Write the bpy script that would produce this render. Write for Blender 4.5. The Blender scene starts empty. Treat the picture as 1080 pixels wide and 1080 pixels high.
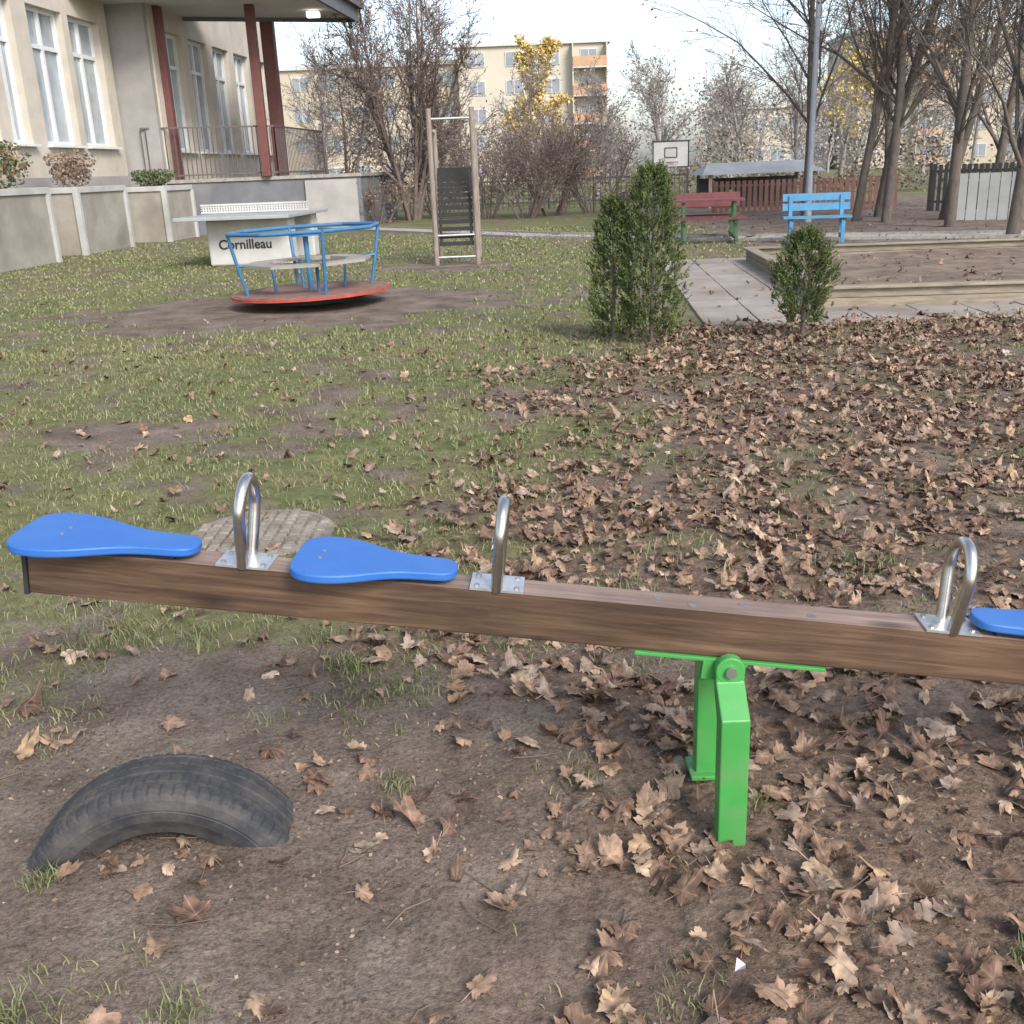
import bpy, math, random
import numpy as np
from mathutils import Vector, Matrix
random.seed(5); rng=np.random.default_rng(7)
scene=bpy.context.scene
# ---------------------------------------------------------------- noise
def _h(ix,iy,s):
    n=(ix.astype(np.int64)*374761393+iy.astype(np.int64)*668265263+s*982451653)&0xffffffff
    n=((n^(n>>13))*1274126177)&0xffffffff
    n=n^(n>>16)
    return (n&0xffffff)/float(0xffffff)
def vn(x,y,s=0):
    x=np.asarray(x,float);y=np.asarray(y,float)
    ix=np.floor(x);iy=np.floor(y);fx=x-ix;fy=y-iy
    fx=fx*fx*(3-2*fx);fy=fy*fy*(3-2*fy)
    a=_h(ix,iy,s);b=_h(ix+1,iy,s);c=_h(ix,iy+1,s);d=_h(ix+1,iy+1,s)
    return (a*(1-fx)+b*fx)*(1-fy)+(c*(1-fx)+d*fx)*fy
def fbm(x,y,s=0,o=4):
    v=0;a=.5;t=0
    for i in range(o):
        v=v+a*vn(x*2**i+i*17.3,y*2**i-i*9.1,s+i);t+=a;a*=.5
    return v/t
def sst(a,b,x):
    t=np.clip((x-a)/(b-a),0,1);return t*t*(3-2*t)
# ---------------------------------------------------------------- materials
def newmat(name):
    m=bpy.data.materials.new(name);m.use_nodes=True
    nt=m.node_tree;b=nt.nodes['Principled BSDF'];return m,nt,b
def N(nt,t,**k):
    n=nt.nodes.new(t)
    for a,v in k.items(): setattr(n,a,v)
    return n
def mat(name,col,rough=.7,var=.25,scale=6,metal=0,bump=.0,stretch=(1,1,1),spec=.4,bscale=None,dirt=None,dscale=1.2):
    m,nt,b=newmat(name);L=nt.links
    tc=N(nt,'ShaderNodeTexCoord');mp=N(nt,'ShaderNodeMapping');mp.inputs['Scale'].default_value=stretch
    L.new(tc.outputs['Object'],mp.inputs['Vector'])
    no=N(nt,'ShaderNodeTexNoise');no.inputs['Scale'].default_value=scale;no.inputs['Detail'].default_value=3
    no.inputs['Roughness'].default_value=.65
    L.new(mp.outputs[0],no.inputs['Vector'])
    cr=N(nt,'ShaderNodeValToRGB');L.new(no.outputs['Fac'],cr.inputs[0])
    cr.color_ramp.elements[0].position=.3;cr.color_ramp.elements[1].position=.7
    cr.color_ramp.elements[0].color=tuple(max(0,c*(1-var)) for c in col)+(1,)
    cr.color_ramp.elements[1].color=tuple(min(1,c*(1+var)) for c in col)+(1,)
    out=cr.outputs[0]
    if dirt:
        n2=N(nt,'ShaderNodeTexNoise');n2.inputs['Scale'].default_value=dscale;n2.inputs['Detail'].default_value=5
        L.new(tc.outputs['Object'],n2.inputs['Vector'])
        r2=N(nt,'ShaderNodeMapRange');r2.inputs['From Min'].default_value=.48;r2.inputs['From Max'].default_value=.72
        L.new(n2.outputs['Fac'],r2.inputs[0])
        mx=N(nt,'ShaderNodeMixRGB');L.new(r2.outputs[0],mx.inputs[0]);L.new(out,mx.inputs[1]);mx.inputs[2].default_value=tuple(dirt)+(1,)
        out=mx.outputs[0]
    L.new(out,b.inputs['Base Color'])
    b.inputs['Roughness'].default_value=rough;b.inputs['Metallic'].default_value=metal
    b.inputs['Specular IOR Level'].default_value=spec
    if bump>0:
        n3=N(nt,'ShaderNodeTexNoise');n3.inputs['Scale'].default_value=bscale or scale*4;n3.inputs['Detail'].default_value=3
        L.new(mp.outputs[0],n3.inputs['Vector'])
        bp=N(nt,'ShaderNodeBump');bp.inputs['Strength'].default_value=bump;bp.inputs['Distance'].default_value=.01
        L.new(n3.outputs['Fac'],bp.inputs['Height']);L.new(bp.outputs[0],b.inputs['Normal'])
    return m
def emis(name,col,st):
    m,nt,b=newmat(name);b.inputs['Base Color'].default_value=col+(1,);b.inputs['Emission Color'].default_value=col+(1,);b.inputs['Emission Strength'].default_value=st;return m
# ---------------------------------------------------------------- mesh builder
class MB:
    def __init__(s): s.v=[];s.f=[];s.m=[];s.sm=[];s.mats=[]
    def mi(s,m):
        if m not in s.mats:s.mats.append(m)
        return s.mats.index(m)
    def add(s,vs,fs,m,smooth=False):
        o=len(s.v);k=s.mi(m)
        s.v+=[tuple(v) for v in vs]
        for f in fs: s.f.append([o+i for i in f]);s.m.append(k);s.sm.append(smooth)
    def box(s,c,d,m,R=None,rz=0):
        hx,hy,hz=[a/2 for a in d]
        P=[Vector((x*hx,y*hy,z*hz)) for x in(-1,1) for y in(-1,1) for z in(-1,1)]
        if rz: R=Matrix.Rotation(rz,3,'Z')
        if R is not None:P=[R@p for p in P]
        c=Vector(c);P=[p+c for p in P]
        s.add(P,[(0,1,3,2),(4,6,7,5),(0,4,5,1),(2,3,7,6),(0,2,6,4),(1,5,7,3)],m)
    def tube(s,pts,r,m,n=10,closed=False,smooth=True,caps=True):
        pts=[Vector(p) for p in pts];K=len(pts)
        rr=r if isinstance(r,(list,tuple)) else [r]*K
        vs=[];prev=None
        for i,p in enumerate(pts):
            if closed: t=(pts[(i+1)%K]-pts[i-1])
            else: t=pts[min(i+1,K-1)]-pts[max(i-1,0)]
            t.normalize()
            if prev is None:
                a=Vector((0,0,1)) if abs(t.z)<.9 else Vector((1,0,0))
                u=t.cross(a).normalized()
            else: u=(prev-t*prev.dot(t)).normalized()
            prev=u;w=t.cross(u)
            for j in range(n):
                a=2*math.pi*j/n;vs.append(p+(u*math.cos(a)+w*math.sin(a))*rr[i])
        fs=[]
        for i in range(K if closed else K-1):
            i2=(i+1)%K
            for j in range(n): fs.append((i*n+j,i*n+(j+1)%n,i2*n+(j+1)%n,i2*n+j))
        s.add(vs,fs,m,smooth)
        if caps and not closed:
            s.add(vs[:n],[tuple(range(n))[::-1]],m);s.add(vs[-n:],[tuple(range(n))],m)
    def prism(s,poly,a,b,m,fn,smooth=False):
        n=len(poly);vs=[fn(p,q,a) for p,q in poly]+[fn(p,q,b) for p,q in poly]
        s.add(vs,[tuple(range(n))[::-1],tuple(range(n,2*n))]+[(i,(i+1)%n,n+(i+1)%n,n+i) for i in range(n)],m,smooth)
    def quad(s,p,m): s.add(p,[tuple(range(len(p)))],m)
    def obj(s,name,parent=None,M=None,bevel=0):
        me=bpy.data.meshes.new(name);me.from_pydata(s.v,[],s.f)
        for m in s.mats:me.materials.append(m)
        me.polygons.foreach_set('material_index',s.m);me.polygons.foreach_set('use_smooth',s.sm);me.update()
        o=bpy.data.objects.new(name,me);scene.collection.objects.link(o)
        if parent:o.parent=parent
        if M is not None:o.matrix_world=M
        if bevel:
            b=o.modifiers.new('bevel','BEVEL');b.width=bevel;b.segments=2;b.limit_method='ANGLE';b.angle_limit=.6
        return o
def empty(name):
    e=bpy.data.objects.new(name,None);scene.collection.objects.link(e);return e
def npmesh(name,V,F,mats,attrs=None,uv=None,smooth=False,parent=None,midx=None):
    me=bpy.data.meshes.new(name);k=F.shape[1]
    me.vertices.add(len(V));me.vertices.foreach_set('co',V.astype(np.float32).ravel())
    me.loops.add(F.size);me.loops.foreach_set('vertex_index',F.astype(np.int32).ravel())
    me.polygons.add(len(F));me.polygons.foreach_set('loop_start',np.arange(0,F.size,k,dtype=np.int32))
    me.polygons.foreach_set('loop_total',np.full(len(F),k,dtype=np.int32))
    if smooth: me.polygons.foreach_set('use_smooth',np.ones(len(F),dtype=bool))
    for m in mats: me.materials.append(m)
    me.update(calc_edges=True)
    if attrs:
        for an,(ty,arr) in attrs.items():
            a=me.attributes.new(an,ty,'POINT')
            a.data.foreach_set('color' if 'COLOR' in ty else 'value',arr.astype(np.float32).ravel())
    o=bpy.data.objects.new(name,me);scene.collection.objects.link(o)
    if parent:o.parent=parent
    return o
# ---------------------------------------------------------------- ground
def gh(x,y):
    f=1-sst(5.5,8.5,y)
    b=(fbm(x*1.3,y*1.3,3)-.5)*.06+(fbm(x*7,y*7,9,3)-.5)*.026
    b=b+.035*np.exp(-((x+.8)**2+(y-2.08)**2)/.15)+.035*np.exp(-((x-.75)**2+(y-2.2)**2)/.3)
    return b*f*sst(-.5,1.2,y)*1.0
def leafd(x,y):
    n=fbm(x*1.1,y*1.1,21);n2=fbm(x*3,y*3,44,3)
    xb=-0.85+.30*(y-2.6)+(n-.5)*2.0
    d=sst(-.7,1.1,x-xb)*sst(2.3,3.3,y+ (n2-.5)*.8)*1.0
    d=d*(1-sst(9.0,9.4,y))*(.32+1.25*sst(.28,.72,n2))
    near=(1-sst(2.3,3.2,y))*sst(-.6,1.0,x-(n-.5)*.8)*(.12+.95*sst(.38,.62,n2))
    near=near+(1-sst(1.5,2.2,y))*.40*sst(-.3,.5,x)
    near=near+.28*sst(.5,1.1,x)*(1-sst(2.3,3.0,y))
    near=near+.6*np.exp(-((x-.40)**2/.12+(y-2.05)**2/.10))
    near=near+.65*np.exp(-((x-.85)**2/.3+(y-2.0)**2/.12))
    near=near+.10*(1-sst(2.6,3.4,y))*sst(.5,.7,n2)
    return np.clip(d+near+.03*(1-sst(7,12,y))+.012,0,1)
def grassm(x,y):
    n=fbm(x*.9,y*.9,61);n2=fbm(x*3.3,y*3.3,71,4)
    g=sst(2.2,3.6,y+(n2-.5)*2.4-x*.30+(n-.5)*1.1)
    patch=sst(.65,.76,n2)*.6*(1-sst(2.6,3.4,y))
    g=np.maximum(g,patch)
    g=g*(.22+.78*sst(.32,.58,n2*.65+n*.35))
    g=g*(1-.45*sst(0,1.5,x-(-.95+.30*(y-2.6)))*sst(2.5,3.2,y)*(1-sst(9,9.5,y)))
    for (cx,cy,rx,ry) in [(-2.2,11.9,2.5,1.7),(-2.35,5.9,.45,.35),(-1.0,16.3,.9,.8)]:
        r=np.sqrt(((x-cx)/rx)**2+((y-cy)/ry)**2)+(n2-.5)*.7
        g=g*sst(.75,1.2,r)
    g=g*(1-.85*sst(.0,1.5,x-3.5+(n-.5)*2)*sst(15.2,16.5,y)*(1-sst(34,40,y)))
    return np.clip(g,0,1)
ux=np.linspace(-5.9,5.9,600);gx=.9*np.sinh(ux)
uy=np.linspace(-2.2,6.7,470);gy=2.2+.9*np.sinh(uy)
X,Y=np.meshgrid(gx,gy);Z=gh(X,Y)
V=np.stack([X,Y,Z],-1).reshape(-1,3);nx=len(gx);ny=len(gy)
I=(np.arange(ny-1)[:,None]*nx+np.arange(nx-1)[None,:]).ravel()
F=np.stack([I,I+1,I+nx+1,I+nx],1)
GM=(grassm(X,Y)*(.40+.60*sst(2.2,4.0,Y))).ravel();LM=leafd(X,Y).ravel()
m,nt,b=newmat('ground_soil_grass');L=nt.links
tc=N(nt,'ShaderNodeTexCoord')
def noise(sc,det=3,ro=.65):
    n=N(nt,'ShaderNodeTexNoise');n.inputs['Scale'].default_value=sc;n.inputs['Detail'].default_value=det;n.inputs['Roughness'].default_value=ro
    L.new(tc.outputs['Object'],n.inputs['Vector']);return n.outputs['Fac']
def ramp(fac,cols,p0=.3,p1=.7):
    r=N(nt,'ShaderNodeValToRGB');e=r.color_ramp.elements
    L.new(fac,r.inputs[0])
    for i,c in enumerate(cols):
        p=p0+(p1-p0)*i/(len(cols)-1)
        if i==0: e[0].position=p;e[0].color=c+(1,)
        elif i==len(cols)-1: e[-1].position=p;e[-1].color=c+(1,)
        else:
            q=e.new(p);q.color=c+(1,)
    return r.outputs[0]
soil=ramp(noise(2.6,6,.7),[(.105,.079,.064),(.178,.140,.115),(.25,.207,.174)],.34,.68)
grain=ramp(noise(80,4,.8),[(.50,.48,.46),(1,1,1),(1.35,1.32,1.28)],.34,.68)
mu=N(nt,'ShaderNodeMixRGB',blend_type='MULTIPLY');mu.inputs[0].default_value=1;L.new(soil,mu.inputs[1]);L.new(grain,mu.inputs[2])
gr=ramp(noise(11,5,.8),[(.085,.088,.042),(.145,.155,.070),(.225,.225,.125)],.32,.7)
gr2=ramp(noise(.8,2),[(.85,.9,.8),(1.2,1.1,1.05)],.35,.65)
mg=N(nt,'ShaderNodeMixRGB',blend_type='MULTIPLY');mg.inputs[0].default_value=1;L.new(gr,mg.inputs[1]);L.new(gr2,mg.inputs[2])
at=N(nt,'ShaderNodeAttribute',attribute_name='grass')
ad=N(nt,'ShaderNodeMath',operation='ADD');L.new(at.outputs['Fac'],ad.inputs[0])
sc_=N(nt,'ShaderNodeMath',operation='MULTIPLY_ADD');L.new(noise(30,4,.85),sc_.inputs[0]);sc_.inputs[1].default_value=1.9;sc_.inputs[2].default_value=-.95
L.new(sc_.outputs[0],ad.inputs[1])
mr=N(nt,'ShaderNodeMapRange');mr.inputs['From Min'].default_value=.3;mr.inputs['From Max'].default_value=.75;L.new(ad.outputs[0],mr.inputs[0])
mx=N(nt,'ShaderNodeMixRGB');L.new(mr.outputs[0],mx.inputs[0]);L.new(mu.outputs[0],mx.inputs[1]);L.new(mg.outputs[0],mx.inputs[2])
al=N(nt,'ShaderNodeAttribute',attribute_name='litter')
lit=ramp(noise(38,3,.8),[(.07,.043,.031),(.15,.10,.07),(.26,.18,.135)],.35,.65)
ml=N(nt,'ShaderNodeMath',operation='MULTIPLY');L.new(al.outputs['Fac'],ml.inputs[0]);ml.inputs[1].default_value=.7
mx2=N(nt,'ShaderNodeMixRGB');L.new(ml.outputs[0],mx2.inputs[0]);L.new(mx.outputs[0],mx2.inputs[1]);L.new(lit,mx2.inputs[2])
L.new(mx2.outputs[0],b.inputs['Base Color']);b.inputs['Roughness'].default_value=.95;b.inputs['Specular IOR Level'].default_value=.2
bp=N(nt,'ShaderNodeBump');bp.inputs['Strength'].default_value=.9;bp.inputs['Distance'].default_value=.018
L.new(noise(32,5,.75),bp.inputs['Height'])
L.new(bp.outputs[0],b.inputs['Normal'])
ground=npmesh('ground',V,F,[m],{'grass':('FLOAT',GM),'litter':('FLOAT',LM)},smooth=True)
# ---------------------------------------------------------------- grass blades
def attr_mat(name,rough=.7,vein=False):
    m,nt,b=newmat(name);L=nt.links
    a=N(nt,'ShaderNodeAttribute',attribute_name='lcol');out=a.outputs['Color']
    if vein:
        v=N(nt,'ShaderNodeAttribute',attribute_name='rib')
        r=N(nt,'ShaderNodeMapRange');r.inputs['From Min'].default_value=.02;r.inputs['From Max'].default_value=.12;r.inputs['To Min'].default_value=.45;r.inputs['To Max'].default_value=0
        L.new(v.outputs['Fac'],r.inputs[0])
        mx=N(nt,'ShaderNodeMixRGB',blend_type='MIX');L.new(r.outputs[0],mx.inputs[0]);L.new(out,mx.inputs[1]);mx.inputs[2].default_value=(.38,.28,.20,1)
        tc=N(nt,'ShaderNodeTexCoord');n=N(nt,'ShaderNodeTexNoise');n.inputs['Scale'].default_value=45;n.inputs['Detail'].default_value=3
        L.new(tc.outputs['Object'],n.inputs['Vector'])
        r2=N(nt,'ShaderNodeMapRange');r2.inputs['From Min'].default_value=.3;r2.inputs['From Max'].default_value=.7;r2.inputs['To Min'].default_value=.5;r2.inputs['To Max'].default_value=1.35
        L.new(n.outputs['Fac'],r2.inputs[0])
        mm=N(nt,'ShaderNodeMixRGB',blend_type='MULTIPLY');mm.inputs[0].default_value=1;L.new(mx.outputs[0],mm.inputs[1]);L.new(r2.outputs[0],mm.inputs[2])
        out=mm.outputs[0]
    L.new(out,b.inputs['Base Color']);b.inputs['Roughness'].default_value=rough;b.inputs['Specular IOR Level'].default_value=.25
    return m
M_blade=attr_mat('grass_blade',.6)
def blades(n,x0,x1,y0,y1,thr=.2):
    u=rng.random(n);x=x0+(x1-x0)*rng.random(n)
    y=y0*(y1/y0)**u
    g=grassm(x,y);cl=fbm(x*11,y*11,90,2);ld=leafd(x,y)
    keep=(rng.random(n)<g*(.15+1.2*sst(.38,.62,cl))*(1-.6*ld))&(g>thr)&(np.abs(x)<.62*y+.5)
    keep&=~((x+1.04)**2+(y-4.0)**2<.085)
    keep&=~((y>9.0)&(x>1.6)&(y<15.5))
    return x[keep],y[keep]
def bladegeo(x,y,l,w,col):
    n=len(x);z=gh(x,y)-.003
    a=rng.random(n)*2*np.pi;b_=rng.random(n)*2*np.pi;bend=l*rng.uniform(.2,1.0,n)
    P=np.stack([x,y,z],1);s=np.stack([np.cos(a),np.sin(a),0*a],1)*(w/2)[:,None]
    d=np.stack([np.cos(b_),np.sin(b_),0*a],1)
    up=np.array([0,0,1.])
    m1=P+up*(l*.55)[:,None]+d*(bend*.3)[:,None];m2=P+up*(l*.85)[:,None]+d*bend[:,None]
    V=np.stack([P-s,P+s,m1-s*.8,m1+s*.8,m2],1).reshape(-1,3)
    o=np.arange(n)[:,None]*5
    F=np.concatenate([o+np.array([[0,1,3]]),o+np.array([[0,3,2]]),o+np.array([[2,3,4]])],0)
    C=np.repeat(np.concatenate([col,np.ones((n,1))],1),5,0)
    return V,F,C
def gcol(n,x=None,y=None):
    base=np.array([[.115,.14,.052],[.16,.19,.078],[.22,.235,.12],[.30,.28,.18],[.09,.11,.045],[.24,.19,.13]])
    k=rng.choice(6,n,p=[.26,.27,.20,.12,.09,.06]);c=base[k]*rng.uniform(.75,1.25,(n,1))
    if x is not None:
        t=sst(.38,.68,fbm(x*.8,y*.8,33,3))[:,None];c=c*(1-.3*t)+np.array([.20,.175,.10])*.45*t
    return c
Vs=[];Fs=[];Cs=[];off=0
def push(g):
    global off
    V,F,C=g;Vs.append(V);Fs.append(F+off);Cs.append(C);off+=len(V)
x,y=blades(300000,-6,6,1.3,9.5);push(bladegeo(x,y,rng.uniform(.012,.036,len(x))*(1+.05*y),.0022+.0006*y,gcol(len(x),x,y)))
x,y=blades(130000,-12,9,8.5,26);push(bladegeo(x,y,rng.uniform(.02,.05,len(x)),.004+.0010*y,gcol(len(x),x,y)))
for (cx,cy,nn,rr,ll) in [(-.50,2.75,160,.10,.07),(-.62,2.95,110,.08,.06),(-1.45,2.35,140,.12,.07),(-.92,1.42,150,.09,.06),(-.63,1.44,110,.07,.055),(-.30,2.12,70,.08,.05),(.52,1.98,60,.05,.06),(-1.0,3.0,100,.12,.06),(1.0,2.65,120,.15,.06),(-1.02,1.80,100,.06,.05),(.0,3.1,150,.2,.05),(.9,1.5,50,.05,.05),(-1.7,2.7,300,.25,.07),(-1.3,3.05,300,.3,.07),(.05,2.9,120,.2,.05),(-.35,2.6,70,.15,.045),(1.25,3.4,200,.2,.07),(.35,3.3,150,.2,.06),(-1.55,2.1,120,.12,.06),(-1.9,2.5,200,.2,.06)]:
    a=rng.random(nn)*6.28;r=rr*np.sqrt(rng.random(nn))*rng.uniform(.3,1,nn)
    push(bladegeo(cx+r*np.cos(a),cy+r*np.sin(a),rng.uniform(.4,1,nn)*ll,np.full(nn,.003),gcol(nn)*.95))
npmesh('grass',np.concatenate(Vs),np.concatenate(Fs),[M_blade],{'lcol':('FLOAT_COLOR',np.concatenate(Cs))})
# ---------------------------------------------------------------- fallen leaves
def leaf_template(mid,seed):
    r_=random.Random(seed)
    th=[-118,-58,0,58,118];ln=[.60,.86,1.0,.86,.60];pts=[]
    for i,(t,l) in enumerate(zip(th,ln)):
        l*=r_.uniform(.8,1.08);t+=r_.uniform(-8,8)
        a,b_=r_.uniform(.60,.70),r_.uniform(.74,.86)
        pts+= [(t-25,l*a,1),(t-16,l*b_,.8),(t-9,l*.78,.5),(t,l,0),(t+9,l*.78,.5),(t+16,l*b_,.8),(t+25,l*a,1)]
        if i<4: pts.append(((t+th[i+1])/2+r_.uniform(-3,3),.50*r_.uniform(.8,1.15),1.3))
    pts.append((168,.26,.3));pts.insert(0,(-168,.26,.3))
    out=[(math.sin(math.radians(t))*l,math.cos(math.radians(t))*l,rb) for t,l,rb in pts]
    n=len(out);V=[(0,0,0)];rib=[0]
    if mid:
        for (x,y,rb) in out: V.append((x*.55,y*.55,0));rib.append(rb*.5)
    for (x,y,rb) in out: V.append((x,y,0));rib.append(rb)
    F=[]
    for i in range(n-1):
        if mid: F+=[(0,1+i,2+i),(1+i,1+n+i,2+n+i),(1+i,2+n+i,2+i)]
        else: F.append((0,1+i,2+i))
    k=len(V);V+=[(-.018,-.1,0),(.018,-.1,0),(.06,-.75,0),(.03,-.76,0)];rib+=[0]*4
    F+=[(k,k+1,k+2),(k,k+2,k+3)]
    V=np.array(V,float);rib=np.array(rib);r=np.hypot(V[:,0],V[:,1])
    c=[r_.uniform(-1.0,1.4),r_.uniform(-.7,1.1),r_.uniform(-.8,.8)]
    z=c[0]*V[:,0]**2+c[1]*V[:,1]**2*.8+c[2]*V[:,0]*V[:,1]+.14*rib*r+ .15*np.sin(V[:,0]*6+seed)*r+.15*np.cos(V[:,1]*6+seed*2)*r
    V[:,0]/=(1+.6*abs(c[0])*np.abs(V[:,0]));V[:,1]/=(1+.4*abs(c[1])*np.abs(V[:,1]));V[:,2]=z
    return V,np.array(F),rib
PAL=np.array([[.34,.225,.155],[.255,.160,.112],[.42,.30,.21],[.165,.10,.07],[.42,.28,.17],[.35,.26,.205],[.285,.185,.125],[.48,.37,.27]])*.86
def leaves(x,y,mid,smin,smax,pile=.0,zf=None):
    n=len(x);K=24;Vo=[];Fo=[];Co=[];Ro=[];off=0
    pick=rng.integers(0,K,n)
    for k in range(K):
        T,FT,rib=leaf_template(mid,k*3+1);ii=np.where(pick==k)[0];c=len(ii)
        if c==0: continue
        s=rng.uniform(smin,smax,c)*(.6+.4*rng.random(c));a=rng.random(c)*2*np.pi
        tx=rng.normal(0,.28,c);ty=rng.normal(0,.28,c)
        flip=np.where(rng.random(c)<.4,-1,1)
        P=T[None]*s[:,None,None];P[:,:,2]*=flip[:,None]*rng.uniform(.3,1.2,c)[:,None]
        P[:,:,0]*=rng.uniform(.65,1.05,c)[:,None]
        P[:,:,2]+=P[:,:,0]*tx[:,None]+P[:,:,1]*ty[:,None]
        ca,sa=np.cos(a)[:,None],np.sin(a)[:,None]
        px=P[:,:,0]*ca-P[:,:,1]*sa;py=P[:,:,0]*sa+P[:,:,1]*ca;pz=P[:,:,2]
        pz=pz-np.minimum(np.quantile(pz,.15,axis=1),0)[:,None]*.9
        zz=(gh(x[ii],y[ii]) if zf is None else zf[ii])+.002+pile*rng.random(c)**2
        Q=np.stack([px+x[ii][:,None],py+y[ii][:,None],pz+zz[:,None]],-1)
        nv=len(T);Vo.append(Q.reshape(-1,3));Fo.append((np.arange(c)[:,None,None]*nv+FT[None]).reshape(-1,3)+off);off+=c*nv
        col=PAL[rng.choice(8,c,p=[.2,.19,.13,.15,.04,.13,.13,.03])]*rng.uniform(.65,1.15,(c,1))
        Co.append(np.repeat(np.concatenate([col,np.ones((c,1))],1),nv,0));Ro.append(np.tile(rib,c))
    return np.concatenate(Vo),np.concatenate(Fo),np.concatenate(Co),np.concatenate(Ro)
M_leaf=attr_mat('dry_leaf',.62,vein=True)
E=empty('fallen_leaves')
def scatter(n,x0,x1,y0,y1):
    x=rng.uniform(x0,x1,n);y=rng.uniform(y0,y1,n)
    k=(rng.random(n)<leafd(x,y))&(np.abs(x)<.62*y+.7)
    k&=~((x+.80)**2/.12+(y-1.955)**2/.014<1)
    return x[k],y[k]
x,y=scatter(5600,-3,3.5,1.1,3.4)
ax=rng.normal(-.80,.11,16);ay=rng.normal(1.87,.05,16);x=np.concatenate([x,ax]);y=np.concatenate([y,ay])
V,F,C,R=leaves(x,y,True,.042,.084,.022)
npmesh('leaf_litter_near',V,F,[M_leaf],{'lcol':('FLOAT_COLOR',C),'rib':('FLOAT',R)},parent=E)
x,y=scatter(30000,-5,7,3.4,9.3);V,F,C,R=leaves(x,y,False,.036,.078,.035)
npmesh('leaf_litter_mid',V,F,[M_leaf],{'lcol':('FLOAT_COLOR',C),'rib':('FLOAT',R)},parent=E)
x=rng.uniform(-6,16,2600);y=rng.uniform(9.2,30,2600);k=(rng.random(2600)<(.10+.9*sst(1,7,x)));x=x[k];y=y[k]
V,F,C,R=leaves(x,y,False,.045,.07,.0,zf=np.full(len(x),.026))
npmesh('leaf_litter_far',V,F,[M_leaf],{'lcol':('FLOAT_COLOR',C),'rib':('FLOAT',R)},parent=E)
M_tleaf=attr_mat('tree_leaf',.7)
def leafquads(name,c,size,cols,parent,mt,flat=False):
    n=len(c);s=size*rng.uniform(.6,1.3,n)
    a=rng.normal(0,1,(n,3));
    if flat:a[:,2]*=.25
    a/=np.linalg.norm(a,axis=1)[:,None];q=rng.normal(0,1,(n,3))
    b=np.cross(a,q)if not flat else np.stack([-a[:,1],a[:,0],rng.normal(0,.3,n)],1)
    b/=np.linalg.norm(b,axis=1)[:,None]
    a=a*s[:,None]*.5;b=b*s[:,None]*.35
    V=np.stack([c-a,c-b,c+a,c+b],1).reshape(-1,3);F=np.arange(4*n).reshape(-1,4)
    cc=np.array(cols)[rng.integers(0,len(cols),n)]*rng.uniform(.7,1.3,(n,1))
    return npmesh(name,V,F,[mt],{'lcol':('FLOAT_COLOR',np.repeat(np.concatenate([cc,np.ones((n,1))],1),4,0))},parent=parent)
n=22000;x=rng.uniform(-2.6,3,n);y=1.2*(4.5/1.2)**rng.random(n);k=rng.random(n)<.12+.88*sst(.4,.65,fbm(x*2.5,y*2.5,55,3));x=x[k];y=y[k]
leafquads('leaf_crumbs',np.stack([x,y,gh(x,y)+.002],1),.011,[(.22,.155,.11),(.16,.11,.078),(.09,.065,.048),(.29,.22,.16),(.12,.095,.075)],E,M_tleaf,flat=True)
tw=MB();M_twig=mat('twig_bark',(.16,.115,.085),.9)
for i in range(120):
    cx=random.uniform(-1.6,2.2);cy=random.uniform(1.35,4);a=random.random()*6.28;l=random.uniform(.04,.18)
    z=float(gh(np.array(cx),np.array(cy)))+.006
    tw.tube([(cx,cy,z),(cx+l*.5*math.cos(a),cy+l*.5*math.sin(a),z+.004),(cx+l*math.cos(a+.2),cy+l*math.sin(a+.2),z+.002)],[.002,.0016,.001],M_twig,n=5)
tw.obj('fallen_twigs')
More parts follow.
